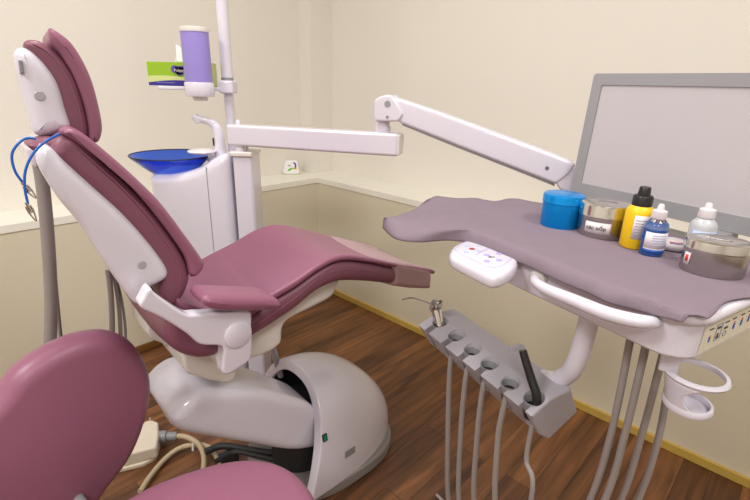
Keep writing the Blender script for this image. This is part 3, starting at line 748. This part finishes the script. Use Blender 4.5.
# ------------------------------------------------------------------ cloth over the tray
Bp = [(426.7,200),(435,196.5),(443.5,197),(458,198.5),(475,198.2),(484.5,200),(496,201.3),(507,199),(518,199),(530,201.5),(540,203)]
Bt = [tnz(atz(p, TZ+.012)) for p in Bp]
Hp = [(383,228),(387,233),(395.6,239),(418,242.4),(450,240),(482,244.5),(514,256),(536,270),(562,282.5),(587.6,293),(606.8,302.5),(632,309.5)]
def pl_eval(pts, u):
    x = u*(len(pts)-1); i = min(int(x), len(pts)-2); f = x-i
    return tuple(a*(1-f)+b*f for a, b in zip(pts[i], pts[i+1]))
def by_t(pts, t):
    if t <= pts[0][0]: return pts[0][1:]
    for a, b in zip(pts, pts[1:]):
        if t <= b[0]:
            f = (t-a[0])/max(1e-6, b[0]-a[0]); return tuple(x*(1-f)+y*f for x, y in zip(a[1:], b[1:]))
    return pts[-1][1:]
ZH = TZ-.018
Ht = [tnz(atz(p, ZH)) for p in Hp]

hemx = [Ht[0], Ht[2], Ht[3], (Ht[4][0], -.005, ZH), (Ht[5][0]-.01, .028, ZH), (Ht[6][0], .031, ZH), Ht[7], Ht[8], Ht[9], Ht[10], Ht[11], (.004, .034, ZH+.010)]
backx = [(b[0], b[1], TZ+.012) for b in Bt]+[(-.45, .395, TZ+.006), (-.3, .397, TZ+.006), (-.15, .395, TZ+.006), (.022, .392, TZ+.006)]
foldx = [tnz(atz(p, TZ+.008)) for p in ((384,218),(398,219),(430,224),(458,229))]+[(-.38, .045, TZ+.006), (-.2, .042, TZ+.005), (-.1, .042, TZ+.005), (.014, .050, TZ+.004)]
hem_s = resample(spline([Vector(h) for h in hemx], 6), 90, False)
back_s = resample(spline([Vector(h) for h in backx], 6), 90, False)
fold_s = resample(spline([Vector(h) for h in foldx], 6), 90, False)
def clothpt(i, j, NB=34, NF=10):
    B_, Fo, Hm = back_s[i], fold_s[i], hem_s[i]
    u = i/89
    if j <= NB:
        v = j/NB; p = B_.lerp(Fo, v)
        # soft waves, the right edge scalloped
        e = max(0, (u-.93)/.07)
        p = p+Vector((e*e*(.007*sin(v*13+1.2)+.003), 0, 0))
        p.z += .0012*sin(u*21+v*5)*sin(pi*v)+.0016*sin(u*9-v*7)*sin(pi*v)*(1-u)
        cx = max(0, 1-u/.2)
        p.z -= cx*.012*sin(pi*v)
    else:
        v = (j-NB)/NF
        out = sin(v*pi/2); dn = 1-cos(v*pi/2)
        p = Vector((Fo.x+(Hm.x-Fo.x)*out, Fo.y+(Hm.y-Fo.y)*out, Fo.z+(Hm.z-Fo.z)*dn))
    p.z = max(p.z, TZ+.0035) if (p.y > .036 and p.x > -.47) else p.z
    return T3(p.x, p.y, p.z)
bm = bmesh.new(); V = [[bm.verts.new(clothpt(i, j)) for j in range(45)] for i in range(90)]
for i in range(89):
    for j in range(44): bm.faces.new((V[i][j], V[i+1][j], V[i+1][j+1], V[i][j+1]))
cl = link('tray_cloth', bm, 'cloth', None, smooth=180)
so = cl.modifiers.new('s', 'SOLIDIFY'); so.thickness = .0022; so.offset = 0
tag(cl, 'grey mauve cloth draped over the white instrument table', 'cloth')
CZ = TZ+.0062
# ------------------------------------------------------------------ jars and bottles
def at(p): return atz((p[0]-1.5, p[1]+3.5), CZ)
def jar(name, p, r, h, lh, m, ml, label, cat, group=None, sx=1, rot=0, knob=False):
    P = at(p); e = empty(name, P, label, cat, group, rot=rot)
    mw = e.matrix_world
    lathe('body', [(0, 0), (r*.93, 0), (r*.97, .003), (r*.97, h-lh+.002), (0, h-lh+.002)], m, e, mw=mw, seg=56, sy=sx, smooth=35)
    lathe('lid', [(r*.97, h-lh), (r*1.0, h-lh), (r*1.015, h-lh+.002), (r*1.0, h-lh+.004), (r*1.0, h-.005), (r*.97, h-.0012), (r*.92, h), (0, h+.0012)], ml, e, mw=mw, seg=56, sy=sx, smooth=35)
    return e
blue = jar('steel_canister', (561, 222), .0425, .071, .018, 'blue_metal', 'blue_metal', 'shiny blue round metal canister at the far end of the jars', 'canister'); blue.name = 'metal_canister'
can1 = jar('steel_jar', (603, 230.5), .0515, .068, .026, 'steel_dark', 'steel', 'round steel jar with a white handwritten label beside the blue canister', 'jar', 'steel jars on the tray cloth', sx=.92)
can2 = jar('steel_jar', (712, 268.5), .048, .057, .017, 'steel_dark', 'steel', 'oval steel jar with small red sticker, nearest the tray corner', 'jar', 'steel jars on the tray cloth', sx=.74, rot=-.32)
def slot_on(e, h, r):
    b = box('lid_slot', -r*.36, r*.36, -.0035, .0035, h+.001, h+.0018, 'steel_dark', e, mw=e.matrix_world @ Matrix.Rotation(-.5, 4, 'Z'), bevel=.001)  # thin darker bar standing in for a flat dark slot in the lid
    return b
slot_on(can1, .068, .05); slot_on(can2, .057, .048)
def curved_label(name, e, r, a0, a1, z0, z1, m, sy=1, par=None, tilt=0):
    bm = bmesh.new()
    def fn(u, v):
        a = radians(a0+(a1-a0)*u); return e.matrix_world @ Vector((r*cos(a), r*sy*sin(a), z0+(z1-z0)*v+tilt*(u-.5)))
    grid_bm(bm, fn, 18, 2); o = link(name, bm, m, par or e, smooth=180)
    so = o.modifiers.new('s', 'SOLIDIFY'); so.thickness = .0004; return o
l1 = curved_label('label', can1, .0515*.985, 205, 262, .012, .034, 'label', sy=.92)
def wrap_text(s, size, m, e, r, ac, z, par, sy=1):
    o = text('lettering', s, size, m, Matrix.Identity(4), par)
    for v in o.data.vertices:
        a = radians(ac)+v.co.x/r; k = 1+(v.co.z+.0012)/r
        v.co = e.matrix_world @ Vector((r*k*cos(a), r*k*sy*sin(a), z+v.co.y))
    return o
wrap_text('các xốp', .012, 'ink', can1, .0515*.99, 231, .023, l1, .92)
l2 = curved_label('sticker', can2, .048*.985, 196, 212, .014, .034, 'label', sy=.74)
curved_label('red_mark', can2, .048*.992, 200, 208, .019, .030, 'red_ink', sy=.74, par=l2)
bscale = .93
def bottle(p, body, cap, label, cat, mb, mc):
    P = at(p); e = empty('bottle', P, label, cat); mw = e.matrix_world; body = [(a*bscale, b*bscale) for a, b in body]; cap = [(a*bscale, b*bscale) for a, b in cap]
    lathe('body', body, mb, e, mw=mw, seg=40, smooth=50); lathe('cap', cap, mc, e, mw=mw, seg=32, smooth=35); return e
yb = bottle((634, 242.5), [(0, 0), (.024, 0), (.0262, .003), (.0262, .072), (.024, .080), (.017, .088), (.012, .090), (0, .090)], [(0, .086), (.0185, .086), (.0185, .104), (.0165, .107), (.0115, .108), (.0105, .122), (.009, .124), (0, .124)], 'yellow plastic bottle with a black screw cap', 'bottle', 'yellow', 'black')
yl = curved_label('label', yb, .0266*bscale, 225, 318, (.022)*bscale, (.070)*bscale, 'label')
for k in range(6): curved_label('print_line', yb, .0270*bscale, 232, 300-8*(k % 3), (.030+k*.006)*bscale, (.0312+k*.006)*bscale, 'pale_ink', par=yl)
bscale = .87
bb = bottle((651.5, 250.5), [(0, 0), (.021, 0), (.0228, .002), (.0228, .062), (.021, .068), (.012, .078), (.009, .080), (0, .080)], [(0, .078), (.0135, .078), (.0145, .080), (.0135, .094), (.007, .097), (.0055, .106), (.004, .108), (0, .108)], 'small dropper bottle of blue liquid with a white cap in front of the yellow bottle', 'bottle', 'clear', 'label')
lathe('liquid', [(0, .001), (.0185, .001), (.0189, .003), (.0189, .050), (0, .050)], 'cushion_blue', bb, mw=bb.matrix_world, seg=40)
bl = curved_label('label', bb, .0232*bscale, 195, 345, (.016)*bscale, (.052)*bscale, 'label')
for k in range(5): curved_label('print_line', bb, .0235*bscale, 232, 300-6*(k % 2), (.026+k*.005)*bscale, (.0272+k*.005)*bscale, 'sky_ink', par=bl)
curved_label('label_stripe', bb, .0235*bscale, 195, 345, (.009)*bscale, (.0155)*bscale, 'blue_ink', par=bl); curved_label('label_stripe', bb, .0235*bscale, 195, 345, (.0158)*bscale, (.0175)*bscale, 'label', par=bl)
wb = bottle((697, 252), [(0, 0), (.022, 0), (.0245, .002), (.0245, .066), (.022, .073), (.013, .083), (.010, .085), (0, .085)], [(0, .083), (.015, .083), (.016, .085), (.0145, .100), (.0075, .103), (.006, .111), (.0045, .113), (0, .113)], 'translucent white dropper bottle standing behind the oval steel jar', 'bottle', 'milky', 'label')
wl = curved_label('label', wb, .0249*bscale, 190, 350, (.018)*bscale, (.058)*bscale, 'sky_ink'); curved_label('label_stripe', wb, .0252*bscale, 190, 350, (.030)*bscale, (.036)*bscale, 'blue_ink', par=wl)
Pf = at((673, 245.5)); fl = empty('floss_box', Pf, 'small rounded white floss box lying behind the blue liquid bottle', 'floss box', rot=-.3)
lathe('case', [(0, 0), (.020, 0), (.026, .004), (.027, .009), (.025, .015), (.018, .019), (0, .020)], 'label', fl, mw=fl.matrix_world, seg=40, sy=.85, smooth=60)
curved_label('red_print', fl, .0215, 240, 300, .0172, .0188, 'red_ink', sy=.85); curved_label('violet_print', fl, .0240, 245, 295, .0155, .0168, 'violet', sy=.85)

# ------------------------------------------------------------------ x-ray view box behind the tray
vt0 = tnz(onp((573, 190), K+nn*.475, nn)); vt1 = tnz(onp((597, 77), K+nn*.475, nn)); vt2 = tnz(onp((750, 70), K+nn*.475, nn)); vt3 = tnz(onp((750, 238), K+nn*.475, nn))

vb = empty('view_box', T3(-.27, .475, .985), 'flat white screen box with wide grey frame standing behind the tray', 'view box')
t0, t1, z0, z1, fw_, fb_ = -.514, -.045, .985, 1.291, .027, .036
VM = frame(T3(0, .475, 0), tt, nn, (0, 0, 1)) @ Matrix.Translation((0, 0, z0)) @ Matrix.Rotation(radians(-3), 4, 'X') @ Matrix.Translation((0, 0, -z0))
bm = bmesh.new(); o_ = rrect(t0, t1, z0, z1, .008, 4); i_ = rrect(t0+fw_, t1-fw_, z0+fb_, z1-.026, .003, 4)
def vv(p, y): return bm.verts.new(VM @ Vector((p[0], y, p[1])))
loops = [[vv(p, y) for p in lst] for lst, y in ((o_, .03), (o_, .003), ([(a*.9985+(t0+t1)/2*.0015, b) for a, b in o_], 0), (i_, 0), (i_, .006))]
for A_, B_ in zip(loops, loops[1:]):
    for k in range(len(A_)): bm.faces.new((A_[k], A_[(k+1) % len(A_)], B_[(k+1) % len(A_)], B_[k]))
bm.faces.new(loops[0])
fr = link('frame', bm, 'frame_grey', vb, smooth=30)
box('screen', t0+fw_-.002, t1-fw_+.002, .003, .006, z0+fb_-.002, z1-.024, 'screen', vb, mw=VM)
for a in (t0+.1, t1-.1): box('foot', a-.02, a+.02, -.06, .03, TZ-.0278, z0-.0005, 'mid_grey', vb, mw=frame(T3(0, .475, 0), tt, nn, (0, 0, 1)), bevel=.003)
box('mounting_bracket', t0+.06, t1-.06, -.085, .10, TZ-.04, TZ-.028, 'mid_grey', it, mw=frame(T3(0, .475, 0), tt, nn, (0, 0, 1)))
# ------------------------------------------------------------------ stool in front
sc = Vector((-.285, .585, 0))
stl = empty('rolling_stool', (sc.x, sc.y, 0), 'round cushioned mauve leather stool with padded back rest in the left foreground', 'stool')
sr = radians(28)
so_ = []
for i in range(72):
    a = 2*pi*i/72; x = .215*math.copysign(abs(cos(a))**.82, cos(a)); y = .195*math.copysign(abs(sin(a))**.82, sin(a))
    so_.append((sc.x+x*cos(sr)-y*sin(sr), sc.y+x*sin(sr)+y*cos(sr)))
st = slab('seat', so_, .425, .492, .033, 'leather', XY, stl, npt=110, smoothp=0, inner=2, cap=8, pillow=.010)
bn = Vector((.78, -.62, 0)).normalized(); bt = Vector((-bn.y, bn.x, 0)); bo = Vector((-.60, .73, 0))
bpx = [(-30,432),(0,401),(22,374),(61,349),(101,336.5),(131,342),(150,364),(156,393),(149,428),(134,463),(108,498),(80,545),(40,590),(-20,600),(-70,560),(-75,490)]
bp_ = []
for p in bpx:
    q = onp(p, bo, bn)-bo; bp_.append((q.dot(bt), q.z))
bkr = slab('backrest', bp_, -.075, 0, .036, 'leather', lambda a, b, c: bo+bt*a+bn*c+Vector((0, 0, b)), stl, npt=110, cap=8, inner=2, pillow=.012)
cxb = sum(p[0] for p in bp_)/len(bp_); czb = sum(p[1] for p in bp_)/len(bp_)
bc = bo+bt*cxb+Vector((0, 0, czb))
tube('support_bar', [bc-bn*.07, bc-bn*.11+Vector((0, 0, -.08)), Vector(((bc.x+sc.x)/2-.06, (bc.y+sc.y)/2, .40)), Vector((sc.x, sc.y, .412))], .012, 'mid_grey', stl)
tube('column', [(sc.x, sc.y, .08), (sc.x, sc.y, .426)], .026, 'mid_grey', stl, n=0, seg=24)
for k in range(5):
    a = 2*pi*k/5-.5*pi+.63
    P = Vector((sc.x+.21*cos(a), sc.y+.21*sin(a), .075))
    leg = tube('leg', [(sc.x, sc.y, .10), tuple(Vector((sc.x, sc.y, .095)).lerp(P, .5)), P], lambda t: .018-.006*t, 'mid_grey', stl, seg=12)
    lathe('caster', [(0, -.012), (.022, -.012), (.025, -.006), (.025, .006), (.022, .012), (0, .012)], 'black', leg, mw=frame((P.x, P.y, .0255), (0, 0, 1), (cos(a), sin(a), 0)), seg=24)
# ------------------------------------------------------------------ foot pedal and cables
fp = empty('foot_pedal', atz((142, 445), 0), 'beige foot control box on the wooden floor beside the stool back', 'foot pedal')
def gz(pts, z): return [(q.x, q.y) for q in (atz(p, z) for p in pts)]
slab('base_plate', gz([(108,474),(122,470),(143,465),(157,458),(160,446),(160,436),(158,428),(140,426),(120,450)], .01), 0, .016, .004, 'pedal', XY, fp, npt=70, smoothp=0, inner=2)
slab('housing', gz([(145,420.5),(152,419.5),(158,421.5),(158.5,434),(156.5,447),(131,453.5),(122,456),(124,445)], .062), .014, .062, .008, 'pedal', XY, fp, npt=70, smoothp=0, inner=2)
q = atz((150, 419), .07); lathe('pin', [(0, 0), (.003, 0), (.003, .016), (0, .016)], 'steel', fp, mw=Matrix.Translation((q.x, q.y, .060)), seg=10)
g0, g1 = atz((158, 437), .035), atz((177, 436), .035)
gr = tube('plug', [g0, g0.lerp(g1, .45), g0.lerp(g1, .5), g1], lambda t: .022 if t < .5 else .016, 'mid_grey', fp, n=0, seg=10)
def onfl(pts, z=.016): return [atz(p[:2], p[2] if len(p) > 2 else z) for p in pts]
tube('cable', onfl([(176,436,.035),(186,437,.045),(196,442,.05),(202,450,.04),(204,462,.025),(200,478),(180,500),(150,520)]), .0095, 'corr', fp, seg=10, corr=150)
cb = tube('floor_cable', onfl([(140,492),(152,474),(166,458),(180,448,.022),(196,444.5,.026),(208,447,.022),(216,456),(222,470),(226,490),(240,510)]), .0095, 'corr', None, seg=10, corr=170)
tag(cb, 'beige ribbed cable arching over the floor between pedal and treatment chair', 'cable')
q = atz((193, 447), .03); tube('cable_tie', [q+Vector((0, -.004, -.012)), q+Vector((.002, 0, .016))], .004, 'tissue', cb, n=0, seg=8)
for k, (pts, r) in enumerate(((((205,452),(222,446),(240,448),(262,452),(290,455)), .012), (((215,462),(235,452),(258,456),(285,462)), .009))):
    tube('supply_hose', onfl(pts, .05), r, 'dark', chair, seg=12)
q = atz((228, 452), .05); box('junction_box', -.03, .03, -.02, .02, 0, .045, 'dark', chair, mw=Matrix.Translation((q.x, q.y, 0)) @ Matrix.Rotation(.7, 4, 'Z'), bevel=.004)
# ------------------------------------------------------------------ air freshener on the ledge
P = atz((291.5, 174), LZ)
af = empty('air_freshener', P, 'small white air freshener with green leaf print on the corner ledge', 'air freshener')
AM = Matrix.Translation(P) @ Matrix.Rotation(radians(12), 4, 'Z')
hw, hh = .045, .082
bodyaf = slab('shell', [(-hw, .004), (-hw*.98, hh*.5), (-hw*.88, hh*.86), (-hw*.55, hh), (hw*.6, hh*1.02), (hw*.9, hh*.86), (hw, hh*.4), (hw*1.0, .004)], -.02, .02, .008, 'tissue', lambda a, b, c: AM @ Vector((a, c, b)), af, npt=60, inner=2)
slab('rim', [(-hw*1.12, 0), (-hw*1.1, .02), (-hw, .03), (hw, .03), (hw*1.1, .02), (hw*1.12, 0)], -.017, .022, .004, 'pale_green', lambda a, b, c: AM @ Vector((a, c, b)), af, npt=60, smoothp=0, inner=2)
def patch(name, pts, m): return slab(name, pts, -.0212, -.0195, .0004, m, lambda a, b, c: AM @ Vector((a, c, b)), bodyaf, npt=30, inner=1, cap=2)
patch('leaf_print', [(-.024, .022), (-.008, .026), (.010, .040), (-.006, .040), (-.018, .032)], 'leaf')
patch('dark_print', [(.010, .072), (.022, .074), (.030, .060), (.028, .040), (.021, .044), (.020, .060)], 'violet')
patch('yellow_print', [(.008, .034), (.028, .032), (.030, .040), (.012, .042)], 'yellow_ink')
patch('grey_print', [(-.020, .052), (-.006, .052), (-.006, .058), (-.020, .058)], 'pale_ink')

# ------------------------------------------------------------------ light
def area(name, x, y, w, h, power, col=(1, .98, .955), z=2.68):
    l = bpy.data.lights.new(name, 'AREA'); l.shape = 'RECTANGLE'; l.size = w; l.size_y = h; l.energy = power; l.color = col
    o = bpy.data.objects.new(name, l); COL.objects.link(o); o.location = RZ @ Vector((x, y, z)); o.rotation_euler = (0, 0, -YAW); return o
area('ceiling_panel_light', -1.0, .5, .6, .6, 18)
area('ceiling_panel_light', .8, .6, .6, .6, 18)
area('ceiling_panel_light', -.9, -1.2, .6, .6, 32)
area('ceiling_panel_light', 1.0, -1.2, .6, .6, 26)
w = bpy.data.worlds.new('world'); scn.world = w; w.use_nodes = True
w.node_tree.nodes['Background'].inputs['Color'].default_value = (.9, .9, 1, 1); w.node_tree.nodes['Background'].inputs['Strength'].default_value = .1
vs = scn.view_settings
scn.display_settings.display_device = 'sRGB'
vs.view_transform = 'Standard'; vs.look = 'None'; vs.gamma = 1; vs.use_curve_mapping = False; vs.exposure = .30
